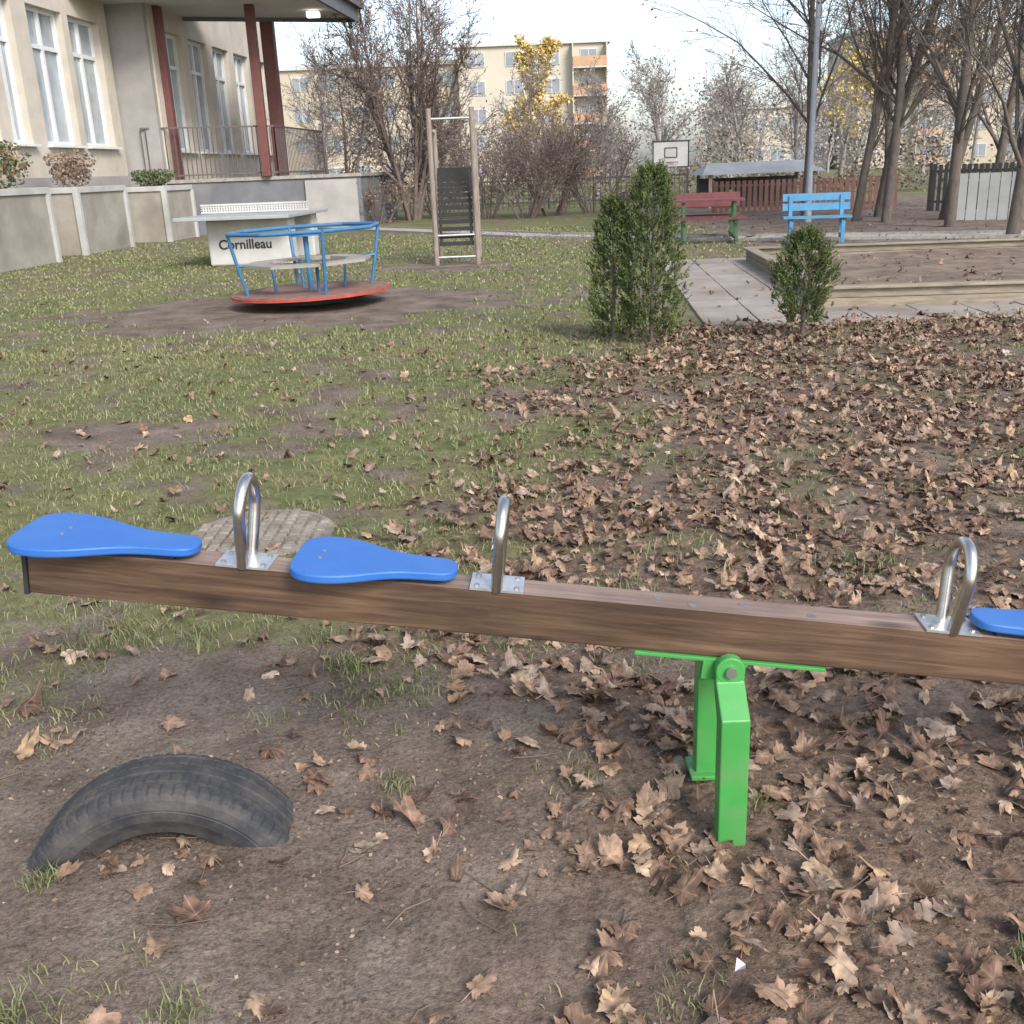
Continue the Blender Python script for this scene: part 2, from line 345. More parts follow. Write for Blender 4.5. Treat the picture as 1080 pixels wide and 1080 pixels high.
# ---------------------------------------------------------------- seesaw
def woodmat(name,c0,c1,c2,rough=.6,grainx=3.0):
    m,nt,b=newmat(name);L=nt.links
    tc=N(nt,'ShaderNodeTexCoord');mp=N(nt,'ShaderNodeMapping');mp.inputs['Scale'].default_value=(grainx,55,55);L.new(tc.outputs['Object'],mp.inputs['Vector'])
    n=N(nt,'ShaderNodeTexNoise');n.inputs['Scale'].default_value=1;n.inputs['Detail'].default_value=6;n.inputs['Roughness'].default_value=.65;n.inputs['Distortion'].default_value=.8
    L.new(mp.outputs[0],n.inputs['Vector'])
    r=N(nt,'ShaderNodeValToRGB');e=r.color_ramp.elements;e[0].position=.3;e[0].color=c0+(1,);e[1].position=.72;e[1].color=c2+(1,);q=e.new(.5);q.color=c1+(1,)
    L.new(n.outputs['Fac'],r.inputs[0])
    mp2=N(nt,'ShaderNodeMapping');mp2.inputs['Scale'].default_value=(3.2,9,9);L.new(tc.outputs['Object'],mp2.inputs['Vector'])
    vo=N(nt,'ShaderNodeTexVoronoi');vo.inputs['Scale'].default_value=1.0;L.new(mp2.outputs[0],vo.inputs['Vector'])
    r2=N(nt,'ShaderNodeMapRange');r2.inputs['From Min'].default_value=.05;r2.inputs['From Max'].default_value=.2;r2.inputs['To Min'].default_value=.4;r2.inputs['To Max'].default_value=1
    L.new(vo.outputs['Distance'],r2.inputs[0])
    n4=N(nt,'ShaderNodeTexNoise');n4.inputs['Scale'].default_value=3;n4.inputs['Detail'].default_value=4;L.new(tc.outputs['Object'],n4.inputs['Vector'])
    r4=N(nt,'ShaderNodeMapRange');r4.inputs['From Min'].default_value=.3;r4.inputs['From Max'].default_value=.7;r4.inputs['To Min'].default_value=.65;r4.inputs['To Max'].default_value=1.3;L.new(n4.outputs['Fac'],r4.inputs[0])
    ma=N(nt,'ShaderNodeMath',operation='MULTIPLY');L.new(r2.outputs[0],ma.inputs[0]);L.new(r4.outputs[0],ma.inputs[1])
    mx=N(nt,'ShaderNodeMixRGB',blend_type='MULTIPLY');mx.inputs[0].default_value=1;L.new(r.outputs[0],mx.inputs[1]);L.new(ma.outputs[0],mx.inputs[2])
    L.new(mx.outputs[0],b.inputs['Base Color']);b.inputs['Roughness'].default_value=rough
    bp=N(nt,'ShaderNodeBump');bp.inputs['Strength'].default_value=.35;bp.inputs['Distance'].default_value=.003;L.new(n.outputs['Fac'],bp.inputs['Height']);L.new(bp.outputs[0],b.inputs['Normal'])
    return m
M_side=woodmat('dark_wood_side',(.042,.023,.014),(.085,.050,.030),(.150,.094,.058),.5)  # side faces darker brown than the top
M_top=woodmat('weathered_wood_top',(.15,.10,.078),(.235,.165,.135),(.32,.245,.205),.7)
M_blue=mat('blue_plastic',(.028,.130,.43),.42,.05,30,bump=.05,spec=.45,bscale=300,dirt=(.04,.15,.43),dscale=6)
M_steel=mat('brushed_steel',(.60,.58,.55),.27,.12,40,metal=1)
M_plate=mat('galvanised_plate',(.60,.61,.61),.4,.15,30,metal=.8)
M_green=mat('green_paint',(.055,.29,.065),.38,.08,10,spec=.5,dirt=(.095,.27,.085),dscale=14)
M_black=mat('black_rubber',(.025,.025,.027),.7,.2,20)
M_bolt=mat('bolt_zinc',(.42,.42,.42),.4,.1,30,metal=.9)
S=empty('seesaw')
ex=Vector((1,-.066,-.116)).normalized();ey=Vector((.066,1,0)).normalized();ez=ex.cross(ey).normalized();ey=ez.cross(ex)
MS=Matrix(((ex.x,ey.x,ez.x,.443),(ex.y,ey.y,ez.y,1.975),(ex.z,ey.z,ez.z,.460),(0,0,0,1)))
bb=MB();hl=1.485;hh=.051
vs=[(-hl,-.04,-hh),(hl,-.04,-hh),(hl,.04,-hh),(-hl,.04,-hh),(-hl,-.04,hh),(hl,-.04,hh),(hl,.04,hh),(-hl,.04,hh)]
bb.add(vs,[(0,1,5,4),(2,3,7,6),(0,3,2,1),(1,2,6,5),(3,0,4,7)],M_side);bb.add(vs,[(4,5,6,7)],M_top)
o=bb.obj('beam',S,MS,bevel=.004)
bb=MB()
bb.box((-hl-.006,0,-.003),(.010,.084,.104),M_black);bb.box((hl+.006,0,-.003),(.010,.084,.104),M_black)
bb.obj('end_caps',S,MS,bevel=.002)
def seat(x0,sgn,L_):
    prof=[(0,.0),(.004,.022),(.016,.038),(.04,.046),(.09,.048),(.13,.053),(.17,.066),(.21,.086),(.245,.102),(.28,.112),(.31,.115),(.345,.111),(.368,.096),(.38,.075),(.384,.04)]
    pts=[(p*L_/.384,w) for p,w in prof];poly=pts+[(p,-w) for p,w in pts[::-1][:-1]]
    for _ in range(2):
        q=[]
        for i in range(len(poly)):
            a=poly[i];b=poly[(i+1)%len(poly)]
            q+=[(a[0]*.75+b[0]*.25,a[1]*.75+b[1]*.25),(a[0]*.25+b[0]*.75,a[1]*.25+b[1]*.75)]
        poly=q
    if sgn<0: poly=poly[::-1]
    s=MB();s.prism(poly,.064,.083,M_blue,lambda p,q,h:(x0+sgn*p,q,h))
    s.obj('seat',S,MS,bevel=.004)
    s=MB();s.box((x0+sgn*L_*.5,0,.0575),(L_*.75,.06,.0125),M_black)
    for p,q in ((.29,-.02),(.29,.02)):
        s.prism([(math.cos(a*.524)*.005,math.sin(a*.524)*.005) for a in range(12)],.083,.0842,M_bolt,lambda a,b,h:(x0+sgn*p+a,q+b,h))
    s.obj('seat_fixings',S,MS)
seat(-1.125,-1,.385);seat(-.575,-1,.345);seat(.50,1,.36);seat(1.115,1,.38)
def handle(x0):
    s=MB();pts=[];z0=.052
    for i in range(6): pts.append((x0,-.034-.022*i/5,z0+.112*i/5))
    for i in range(1,24):
        a=math.pi*i/24;pts.append((x0,-.057*math.cos(a)-.0,z0+.112+.072*math.sin(a)))
    for i in range(6): pts.append((x0,.056-.022*i/5,z0+.112-.112*i/5))
    s.tube(pts,.0125,M_steel,n=16);s.obj('handle',S,MS)
    s=MB();s.box((x0,0,.0540),(.112,.084,.005),M_plate)
    for a in(-.042,.042):
        for b in(-.027,.027):
            s.prism([(math.cos(t*1.047)*.006,math.sin(t*1.047)*.006) for t in range(6)],.0565,.060,M_bolt,lambda p,q,h:(x0+a+p,b+q,h))
    s.obj('handle_plate',S,MS)
for hx in(-1.025,-.49,.455,1.0):handle(hx)
s=MB()
for i,hx in enumerate((-.15,-.08,.03,.17)):
    s.prism([(math.cos(t*.524)*.009,math.sin(t*.524)*.009) for t in range(12)],.0505,.0520,M_bolt,lambda p,q,h:(hx+p,(-.015 if i%2 else .012)+q,h))
s.obj('beam_bolts',S,MS)
s=MB();s.box((.01,0,-.0555),(.40,.094,.007),M_green)
s.box((0,-.043,-.080),(.09,.006,.042),M_green);s.box((0,.043,-.080),(.09,.006,.042),M_green)
s.obj('pivot_plate',S,MS,bevel=.001)
s=MB();xa,xb=.410,.470
pr=[(-.072,.398),(-.050,.398),(-.050,.353),(-.088,.293),(-.088,-.06),(-.136,-.06),(-.136,.313),(-.072,.370)]
s.prism([(1.975+a,b) for a,b in pr][::-1],xa,xb,M_green,lambda p,q,h:(h,p,q))
s.prism([(1.975-a,b) for a,b in pr],xa-.006,xb-.006,M_green,lambda p,q,h:(h,p,q))
def disc(s,x,y0,y1,z,r,m,n=24):
    s.prism([(x+r*math.cos(2*math.pi*i/n),z+r*math.sin(2*math.pi*i/n)) for i in range(n)],y0,y1,m,lambda p,q,h:(p,h,q))
disc(s,.44,1.902,1.926,.394,.031,M_green);disc(s,.434,2.024,2.048,.394,.031,M_green)
disc(s,.44,1.92,2.03,.382,.021,M_green)
s.box((.46,1.885,.0),(.11,.10,.012),M_green);s.box((.44,2.09,.045),(.10,.09,.012),M_green)
s.obj('green_support_frame',S,bevel=.003)
s=MB();disc(s,.44,1.893,1.903,.394,.012,M_bolt,12);s.obj('pivot_bolt',S)
# ---------------------------------------------------------------- tyre
tm,nt,b=newmat('dusty_tyre_rubber');L=nt.links
tc=N(nt,'ShaderNodeTexCoord');n=N(nt,'ShaderNodeTexNoise');n.inputs['Scale'].default_value=12;n.inputs['Detail'].default_value=7;n.inputs['Roughness'].default_value=.72;L.new(tc.outputs['Object'],n.inputs['Vector'])
r=N(nt,'ShaderNodeValToRGB');L.new(n.outputs['Fac'],r.inputs[0]);e=r.color_ramp.elements;e[0].position=.40;e[0].color=(.026,.028,.032,1);e[1].position=.70;e[1].color=(.085,.078,.072,1)
L.new(r.outputs[0],b.inputs['Base Color']);b.inputs['Roughness'].default_value=.72
n2=N(nt,'ShaderNodeTexNoise');n2.inputs['Scale'].default_value=120;L.new(tc.outputs['Object'],n2.inputs['Vector']);bp=N(nt,'ShaderNodeBump');bp.inputs['Strength'].default_value=.4;bp.inputs['Distance'].default_value=.003;L.new(n2.outputs['Fac'],bp.inputs['Height']);L.new(bp.outputs[0],b.inputs['Normal'])
prof=[(-.066,.200,0),(-.078,.206,0),(-.084,.222,0),(-.094,.240,0),(-.0945,.243,0),(-.098,.262,0),(-.097,.2635,0),(-.098,.268,0),(-.094,.287,0),(-.088,.299,1),(-.078,.305,1),(-.060,.309,1),(-.0595,.309,0),(-.057,.303,0),(-.053,.303,0),(-.051,.3105,2),(-.022,.312,2),(-.020,.305,0),(-.015,.305,0),(-.013,.3125,0)]
prof=prof+[(-w,r,k) for w,r,k in prof[::-1]]
prof+= [(.060,.206,0),(.080,.250,0),(.074,.285,0),(.05,.294,0),(-.05,.294,0),(-.074,.285,0),(-.080,.250,0),(-.060,.206,0)]
s=MB();SEG=300;vs=[];n=len(prof)
for i in range(SEG):
    a=2*math.pi*i/SEG
    for w,r_,k in prof:
        rr=r_-(.0034 if (k==1 and i%4==0) else 0)-(.003 if (k==2 and (i+2)%4==0) else 0)
        vs.append((rr*math.cos(a),w,rr*math.sin(a)))
fs=[(i*n+j,i*n+(j+1)%n,((i+1)%SEG)*n+(j+1)%n,((i+1)%SEG)*n+j) for i in range(SEG) for j in range(n)]
s.add(vs,fs,tm,False)
T=s.obj('half_buried_tire');T.location=(-.802,1.95,-.150);T.rotation_euler=(math.radians(-4),0,math.radians(5));T.scale=(1.05,1.03,1.05)
# ---------------------------------------------------------------- drain cover
M_con=mat('weathered_concrete',(.28,.26,.235),.9,.3,14,bump=.4,bscale=60)
M_man=mat('dirty_cover_concrete',(.25,.22,.185),.95,.3,18,bump=.5,bscale=70,dirt=(.13,.105,.08),dscale=5)
s=MB();n=40;c=(-1.04,4.0)
s.prism([(c[0]+.30*math.cos(2*math.pi*i/n),c[1]+.30*math.sin(2*math.pi*i/n)) for i in range(n)],-.03,.014,M_man,lambda p,q,h:(p,q,h))
for i in range(-5,6):
    for j in range(-5,6):
        X_,Y_=i*.05,j*.05
        if X_*X_+Y_*Y_<.27**2: s.box((c[0]+X_,c[1]+Y_,.018),(.038,.038,.013),M_man)
s.obj('manhole_cover',bevel=.003)
# ---------------------------------------------------------------- patio, sandbox, path
YAW=-math.radians(4.7);RZ=Matrix.Rotation(YAW,3,'Z')
def loc(o,u,v,z): 
    p=RZ@Vector((u,v,0));return (o[0]+p.x,o[1]+p.y,z)
M_paver=mat('concrete_paver',(.29,.255,.225),.9,.22,3,bump=.3,bscale=40,dirt=(.18,.14,.11),dscale=1.5)
s=MB();O=(1.78,9.15)
for i in range(18):
    for j in range(13):
        u=.25+i*.5;v=.25+j*.5
        s.box(loc(O,u,v,.0+random.uniform(-.003,.004)),(.488,.488,.045),M_paver,rz=YAW+random.uniform(-.01,.01))
s.obj('paved_patio',bevel=.004)
M_sand=mat('sandbox_sand',(.15,.11,.08),.95,.4,5,bump=.5,bscale=30,dirt=(.23,.18,.135),dscale=2)
M_board=mat('sandbox_plank',(.25,.215,.165),.85,.3,3,stretch=(1,12,12),bump=.3,dirt=(.16,.135,.11))
SB=empty('sandbox');s=MB();O=(3.08,10.0);Wd,Dp=4.8,5.0
for (u0,v0,du,dv) in((Wd/2,0,Wd,.06),(Wd/2,Dp,Wd,.06),(.03,Dp/2,.06,Dp-.062),(Wd-.03,Dp/2,.06,Dp-.062)):
    s.box(loc(O,u0,v0,.05),(du,dv,.095),M_board,rz=YAW);s.box(loc(O,u0,v0,.142),(du,dv,.082),M_board,rz=YAW)
s.box(loc(O,Wd/2,.0,.198),(Wd+.1,.15,.028),M_board,rz=YAW);s.box(loc(O,Wd/2,Dp,.198),(Wd+.1,.15,.028),M_board,rz=YAW)
s.box(loc(O,.03,Dp/2,.197),(.15,Dp-.155,.028),M_board,rz=YAW);s.box(loc(O,Wd-.03,Dp/2,.197),(.15,Dp-.155,.028),M_board,rz=YAW)
s.obj('frame',SB,bevel=.008)
k=40;U,Vv=np.meshgrid(np.linspace(.06,Wd-.06,k),np.linspace(.04,Dp-.04,k));Zs=.035+.07*fbm(U*1.2,Vv*1.2,77)
cs,sn=math.cos(YAW),math.sin(YAW);P=np.stack([O[0]+U*cs-Vv*sn,O[1]+U*sn+Vv*cs,Zs],-1).reshape(-1,3)
I=(np.arange(k-1)[:,None]*k+np.arange(k-1)[None,:]).ravel();npmesh('sand',P,np.stack([I,I+1,I+k+1,I+k],1),[M_sand],smooth=True,parent=SB)
uu=rng.uniform(.2,Wd-.2,300);vv=rng.uniform(.2,Dp-.2,300);zz=.04+.07*fbm(uu*1.2,vv*1.2,77)
V,F,C,R=leaves(O[0]+uu*cs-vv*sn,O[1]+uu*sn+vv*cs,False,.045,.07,0,zf=zz);npmesh('leaves_in_sand',V,F,[M_leaf],{'lcol':('FLOAT_COLOR',C),'rib':('FLOAT',R)},parent=SB)
M_path=mat('path_paving',(.35,.32,.295),.9,.15,3)
s=MB()
pp=[(-9,36),(-3.6,28.6),(.9,22.6),(4.5,19.6),(12,16.6),(26,13)]
pw=1.0
for i in range(len(pp)-1):
    a=Vector(pp[i]);b_=Vector(pp[i+1]);d=(b_-a).normalized();nrm=Vector((-d.y,d.x))*pw/2
    s.quad([(*(a-nrm),.012),(*(b_-nrm),.012),(*(b_+nrm),.012),(*(a+nrm),.012)],M_path)
    for q in(-1,1):
        mid=(a+b_)/2+nrm*q*1.06
        s.box((mid.x,mid.y,.02),((b_-a).length,.07,.06),M_con,rz=math.atan2(d.y,d.x))
s.obj('footpath')
# ---------------------------------------------------------------- merry-go-round
M_bluep=mat('blue_paint',(.045,.16,.32),.4,.12,12)
M_red=mat('red_paint',(.36,.07,.05),.5,.25,8)
M_deck=mat('deck_plate',(.22,.125,.10),.7,.3,6)
M_gwood=mat('grey_wood',(.30,.27,.24),.8,.2,6,stretch=(2,14,14))
R_=empty('merry_go_round');cx,cy=-2.2,12.0;n=48
tilt=Matrix.Translation((cx,cy,.15))@Matrix.Rotation(math.radians(-1.2),4,'Y')@Matrix.Translation((-cx,-cy,-.15))
s=MB();s.prism([(cx+.90*math.cos(2*math.pi*i/n),cy+.90*math.sin(2*math.pi*i/n)) for i in range(n)],.135,.165,M_red,lambda p,q,h:(p,q,h))
s.prism([(cx+.86*math.cos(2*math.pi*i/n),cy+.86*math.sin(2*math.pi*i/n)) for i in range(n)],.165,.172,M_deck,lambda p,q,h:(p,q,h))
s.prism([(cx+.6*math.cos(2*math.pi*i/n),cy+.6*math.sin(2*math.pi*i/n)) for i in range(n)],.06,.135,M_black,lambda p,q,h:(p,q,h))
s.prism([(cx+.15*math.cos(2*math.pi*i/n),cy+.15*math.sin(2*math.pi*i/n)) for i in range(n)],-.05,.07,M_black,lambda p,q,h:(p,q,h))
s.obj('platform',R_,tilt)
s=MB()
def oct_(r,z,a0=22.5,k=8):return [(cx+r*math.cos(math.radians(a0+i*360/k)),cy+r*math.sin(math.radians(a0+i*360/k)),z) for i in range(k)]
ring=oct_(.86,.84)
for i in range(8): s.tube([ring[i],ring[(i+1)%8]],.022,M_bluep,n=8)
for i in(0,2,4,6):
    p=Vector(ring[i]);d=Vector((p.x-cx,p.y-cy,0)).normalized();c0=Vector((cx,cy,0))
    s.tube([p,c0+d*.80+Vector((0,0,.52)),c0+d*.72+Vector((0,0,.17))],.02,M_bluep,n=8)
    s.tube([c0+d*.80+Vector((0,0,.50)),c0+d*.42+Vector((0,0,.47)),c0+d*.40+Vector((0,0,.17))],.018,M_bluep,n=8)
s.tube([(cx,cy,.17),(cx,cy,.78)],.03,M_bluep,n=10);s.tube([(cx,cy,.77),(cx,cy,.80)],.17,M_bluep,n=20)
s.obj('rails',R_,tilt)
s=MB();A=oct_(.74,.50);B=oct_(.48,.50)
for i in range(8):
    j=(i+1)%8
    q=[A[i],A[j],B[j],B[i]];lo=[(a,b_,c-.03) for a,b_,c in q]
    s.add(q+lo,[(0,1,2,3),(7,6,5,4),(0,4,5,1),(1,5,6,2),(2,6,7,3),(3,7,4,0)],M_gwood)
s.obj('bench_ring',R_,tilt)
# ---------------------------------------------------------------- ping pong table
M_wh=mat('white_laminate',(.50,.50,.485),.6,.08,4,dirt=(.40,.39,.36))
M_tt=mat('grey_table_top',(.33,.35,.36),.5,.08,4)
M_dk=mat('dark_lettering',(.03,.03,.035),.7)
P=empty('table_tennis_table');O=(-4.42,17.7)
s=MB()
s.box(loc(O,0,1.2,.80),(1.95,2.74,.06),M_tt,rz=YAW)
s.obj('table_top',P,bevel=.01)
s=MB();s.box(loc(O,.12,.5,.385),(1.45,.35,.76),M_wh,rz=YAW);s.box(loc(O,.12,2.0,.385),(1.45,.35,.76),M_wh,rz=YAW);s.obj('leg_blocks',P,bevel=.03)
s=MB()
for i in range(40): s.box(loc(O,-.93+i*.0477,1.2,.92),(.028,.012,.10),M_wh,rz=YAW)
s.box(loc(O,0,1.2,.985),(1.95,.03,.03),M_wh,rz=YAW);s.box(loc(O,0,1.2,.86),(1.95,.03,.03),M_wh,rz=YAW)
for z in(.905,.945): s.box(loc(O,0,1.2,z),(1.95,.014,.014),M_wh,rz=YAW)
s.obj('net',P)
cu=bpy.data.curves.new('lettering','FONT');cu.body='Cornilleau';cu.size=.22;cu.extrude=.003;cu.offset=.004;cu.materials.append(M_dk)
to=bpy.data.objects.new('lettering',cu);scene.collection.objects.link(to);to.parent=P
to.location=loc(O,-.42,.318,.28);to.rotation_euler=(math.pi/2,0,YAW)
# ---------------------------------------------------------------- climbing frame
M_pole=mat('aged_pole_wood',(.24,.20,.17),.85,.3,5,stretch=(8,8,1))
C_=empty('climbing_frame');s=MB();x0,x1,yc=-1.02,-.37,16.5
for xx in(x0,x1):
    s.tube([(xx,yc,-.05),(xx,yc,2.30)],.042,M_pole,n=10);
    s.tube([(xx,yc+1.3,-.05),(xx,yc+1.3,2.05)],.04,M_pole,n=10)
s.obj('posts',C_);s=MB()
for z in(.12,.45,2.15): s.tube([(x0,yc,z),(x1,yc,z)],.018,M_plate,n=8)
s.tube([(x0,yc,2.0),(x0,yc+1.3,2.0)],.02,M_plate,n=8);s.tube([(x1,yc,2.0),(x1,yc+1.3,2.0)],.02,M_plate,n=8)
s.obj('bars',C_);s=MB()
for i in range(14):
    t=i/13;a=t*1.25
    yy=yc+.05+.9*(1-math.cos(a))*.8;zz=.32+1.1*math.sin(a)/.95
    s.box(((x0+x1)/2,yy,zz),(.54,.035,.062),M_black)
for xx in(-.93,-.46):
    s.tube([(xx,yc+.05+.72*(1-math.cos(t*1.25/9)),.32+1.158*math.sin(t*1.25/9)) for t in range(10)],.02,M_black,n=8)
s.obj('slatted_climb_panel',C_)
# ---------------------------------------------------------------- benches
M_mar=mat('maroon_paint',(.13,.035,.035),.55,.25,8);M_bb=mat('light_blue_paint',(.07,.24,.41),.5,.15,8);M_gm=mat('green_metal_frame',(.05,.12,.06),.5,.15,8)
def bench(x,y,rz,mt,name,W=1.15,leg=None,picnic=False):
    leg=leg or mt
    B=empty(name);Rm=Matrix.Rotation(rz,3,'Z')
    def bx(s,c,d,m_,tx=0):
        p=Rm@Vector(c);s.box((x+p.x,y+p.y,p.z),d,m_,R=Rm@Matrix.Rotation(tx,3,'X'))
    if picnic:
        s=MB()
        for i in range(5): bx(s,(0,-.30+i*.15,.72),(W,.13,.035),mt)
        s.obj('table_top',B)
        for q,nm in((-1,'front'),(1,'rear')):
            s=MB()
            for i in range(3): bx(s,(0,q*(.62+i*.11),.43),(W,.095,.035),mt)
            for i in range(2 if q>0 else 0): bx(s,(0,q*(.93+i*.02),.62+i*.15),(W,.03,.11),mt,-q*.15)
            s.obj(nm+'_bench',B)
        s=MB()
        for q in(-1,1):
            bx(s,(q*W*.36,0,.10),(.05,1.9,.05),leg);bx(s,(q*W*.36,0,.385),(.05,1.7,.05),leg)
            for v in(-.28,.28): bx(s,(q*W*.36,v,.38),(.05,.06,.64),leg)
            for v in(-.73,.73): bx(s,(q*W*.36,v,.20),(.05,.06,.42),leg)
            bx(s,(q*W*.36,.97,.55),(.05,.05,.62),leg)
        s.obj('frame',B);return
    s=MB()
    for i in range(3): bx(s,(0,-.12+i*.13,.42),(W,.11,.03),mt)
    s.obj('seat',B);s=MB()
    for i in range(2): bx(s,(0,.24+i*.03,.58+i*.16),(W,.03,.12),mt,-.15)
    s.obj('backrest',B);s=MB()
    for q in(-1,1):
        bx(s,(q*W*.38,-.12,.2),(.06,.06,.42),leg);bx(s,(q*W*.38,.22,.38),(.06,.06,.78),leg,-.08);bx(s,(q*W*.38,.05,.38),(.06,.4,.05),leg)
        bx(s,(q*W*.38,.05,.12),(.05,.36,.05),leg)
    s.obj('legs',B)
bench(3.80,19.4,-.15,M_mar,'picnic_table',1.25,M_gm,True);bench(5.40,18.1,-.2,M_bb,'park_bench',1.12)
# ---------------------------------------------------------------- basketball hoop
H=empty('basketball_hoop');s=MB();bx_,by_=5.75,36.;hz=-.40
s.tube([(bx_,by_+.9,0),(bx_,by_+.9,1.4),(bx_,by_+.1,1.65)],.06,M_plate,n=8);s.obj('pole',H)
s=MB();s.box((bx_,by_,2.05+hz),(1.2,.04,.85),M_wh);s.obj('backboard',H)
s=MB()
for z,h in((1.95,.03),(2.25,.03)): s.box((bx_,by_-.025,z+hz),(.42,.012,h),M_dk)
for q in(-1,1): s.box((bx_+q*.2,by_-.025,2.1+hz),(.03,.012,.27),M_dk)
for z in(1.64,2.46): s.box((bx_,by_-.025,z+hz),(1.2,.012,.04),M_dk)
for q in(-1,1): s.box((bx_+q*.59,by_-.025,2.05+hz),(.04,.012,.78),M_dk)
s.obj('markings',H);s=MB()
s.tube([(bx_+.2*math.cos(a*.314),by_-.26+.2*math.sin(a*.314),1.8+hz) for a in range(20)],.014,M_red,n=6,closed=True)
for a in range(10):
    c_,s_=math.cos(a*.628),math.sin(a*.628);s.tube([(bx_+.2*c_,by_-.26+.2*s_,1.8+hz),(bx_+.1*c_,by_-.26+.1*s_,1.45+hz)],.006,M_wh,n=4)
s.obj('rim_and_net',H)
# ---------------------------------------------------------------- lamp post
Lp=empty('street_lamp');s=MB();M_lp=mat('lamp_pole_paint',(.32,.35,.38),.6,.1,5)
s.tube([(6.95,24,0),(6.95,24,1.2),(6.95,24,8.5)],[.085,.065,.045],M_lp,n=10);s.tube([(6.95,24,8.4),(6.7,23.6,8.7),(6.3,23.0,8.75)],.04,M_lp,n=8);s.obj('pole',Lp)
s=MB();s.box((6.1,22.7,8.72),(.25,.6,.12),M_lp,rz=.6);s.obj('lamp_head',Lp,bevel=.03)
# ---------------------------------------------------------------- near building
M_wall=mat('cream_render',(.50,.455,.39),.9,.09,2,bump=.2,bscale=60,dirt=(.39,.35,.30),dscale=.7)
M_gw=mat('grey_render',(.32,.31,.30),.9,.10,2,dirt=(.26,.25,.24))
M_pl=mat('dark_plinth',(.14,.145,.16),.85,.15,2,dirt=(.19,.19,.19))
M_frame=mat('white_upvc',(.64,.655,.66),.4,.04,3)
M_glass=mat('window_glass',(.32,.36,.39),.08,.35,.8,spec=.8)
M_colr=mat('maroon_column',(.14,.055,.05),.6,.15,5)
M_canopy=mat('canopy_soffit',(.46,.45,.43),.9,.08,1)
M_fascia=mat('dark_fascia',(.13,.14,.15),.7,.1,2)
Bd=empty('school_building')
d=Vector((.082,.9966,0));u_=Vector((.9966,-.082,0));RB=Matrix((u_,d,Vector((0,0,1)))).transposed()
def BL(o,u,v,z): p=Vector(o)+u_*u+d*v;return (p.x,p.y,z)
s=MB();O1=(-9.8-.082*8.6,20.0-.6,0)
def facade(s,O,v0,v1,z0,z1,wins,thick=.35):
    wins=sorted(wins);cur=v0
    for (a,b_,c,e_) in wins:
        s.box(BL(O,-thick/2,(cur+a)/2,(z0+z1)/2),(thick,a-cur,z1-z0),M_wall,R=RB)
        s.box(BL(O,-thick/2,(a+b_)/2,(z0+c)/2),(thick,b_-a,c-z0),M_wall,R=RB)
        s.box(BL(O,-thick/2,(a+b_)/2,(e_+z1)/2),(thick,b_-a,z1-e_),M_wall,R=RB);cur=b_
    s.box(BL(O,-thick/2,(cur+v1)/2,(z0+z1)/2),(thick,v1-cur,z1-z0),M_wall,R=RB)
def window(sf,sg,O,a,b_,c,e_,cols=2,rows=(.28,)):
    w=.09;sg.box(BL(O,-.24,(a+b_)/2,(c+e_)/2),(.02,b_-a-.02,e_-c-.02),M_glass,R=RB)
    for v in np.linspace(a+w/2,b_-w/2,cols+1): sf.box(BL(O,-.20,float(v),(c+e_)/2),(.08,w,e_-c),M_frame,R=RB)
    for z in [c+w/2,e_-w/2]+[c+(e_-c)*r for r in rows]: sf.box(BL(O,-.20,(a+b_)/2,z),(.072,b_-a-w,w),M_frame,R=RB)
    sf.box(BL(O,.04,(a+b_)/2,c-.03),(.20,b_-a+.1,.05),M_frame,R=RB)
W1=[(-6,-4.2,2.3,5.2),(-3.6,-1.8,2.3,5.2),(-1.1,.7,2.3,5.2),(1.6,3.3,2.3,5.2),(3.75,4.55,2.3,5.2),(5.2,6.8,2.3,5.2),(7.1,8.7,2.3,5.2)]
sf=MB();sg=MB()
facade(s,O1,-14,9.2,0,7.2,W1)
for w in W1: window(sf,sg,O1,*w,cols=2,rows=(.72,))
O2=(-8.8-.082*8.5+.0,20.0,0);W2=[(9.6+i*1.95,9.6+i*1.95+1.45,2.2,5.2) for i in range(5)]
facade(s,O2,8.9,20,0,7.2,W2)
for w in W2: window(sf,sg,O2,*w,cols=2,rows=(.72,))
s.box(BL(O2,-.9,8.85,3.6),(1.7,.3,7.2),M_gw,R=RB)
s.box(BL(O2,-5.2,19.8,3.6),(9.7,.3,7.196),M_wall,R=RB)
s.box(BL(O1,-5,-2.4,7.3),(10.6,23.4,.25),M_fascia,R=RB);s.box(BL(O2,-5,14.4,7.3),(10.6,11.6,.25),M_fascia,R=RB)
s.box(BL(O1,.012,-2.4,.8),(.05,23.1,1.6),M_gw,R=RB)
s.obj('walls',Bd);sf.obj('window_frames',Bd);sg.obj('window_glass',Bd)
s=MB()
tp=[(-9.4,28.5),(-3.95,30.9),(-3.4,35.5),(-8.6,35.5)]
s.prism(tp,0,1.36,M_pl,lambda p,q,h:(p,q,h));s.prism([(-9.42,28.44),(-3.90,30.85),(-3.34,35.5),(-8.6,35.5)],1.36,1.45,M_con,lambda p,q,h:(p,q,h))
s.box((-4.75,30.48,.66),(1.5,.06,1.28),M_gw,rz=math.atan2(2.4,5.45))
s.obj('terrace',Bd)
s=MB();cn=[(-10.6,26.4),(-4.45,28.2),(-3.95,33.0),(-9.0,31.2)]
s.prism(cn,5.72,5.98,M_canopy,lambda p,q,h:(p,q,h));s.prism([(-10.7,26.2),(-4.3,28.05),(-3.75,33.2),(-8.9,31.4)],5.983,6.35,M_fascia,lambda p,q,h:(p,q,h))
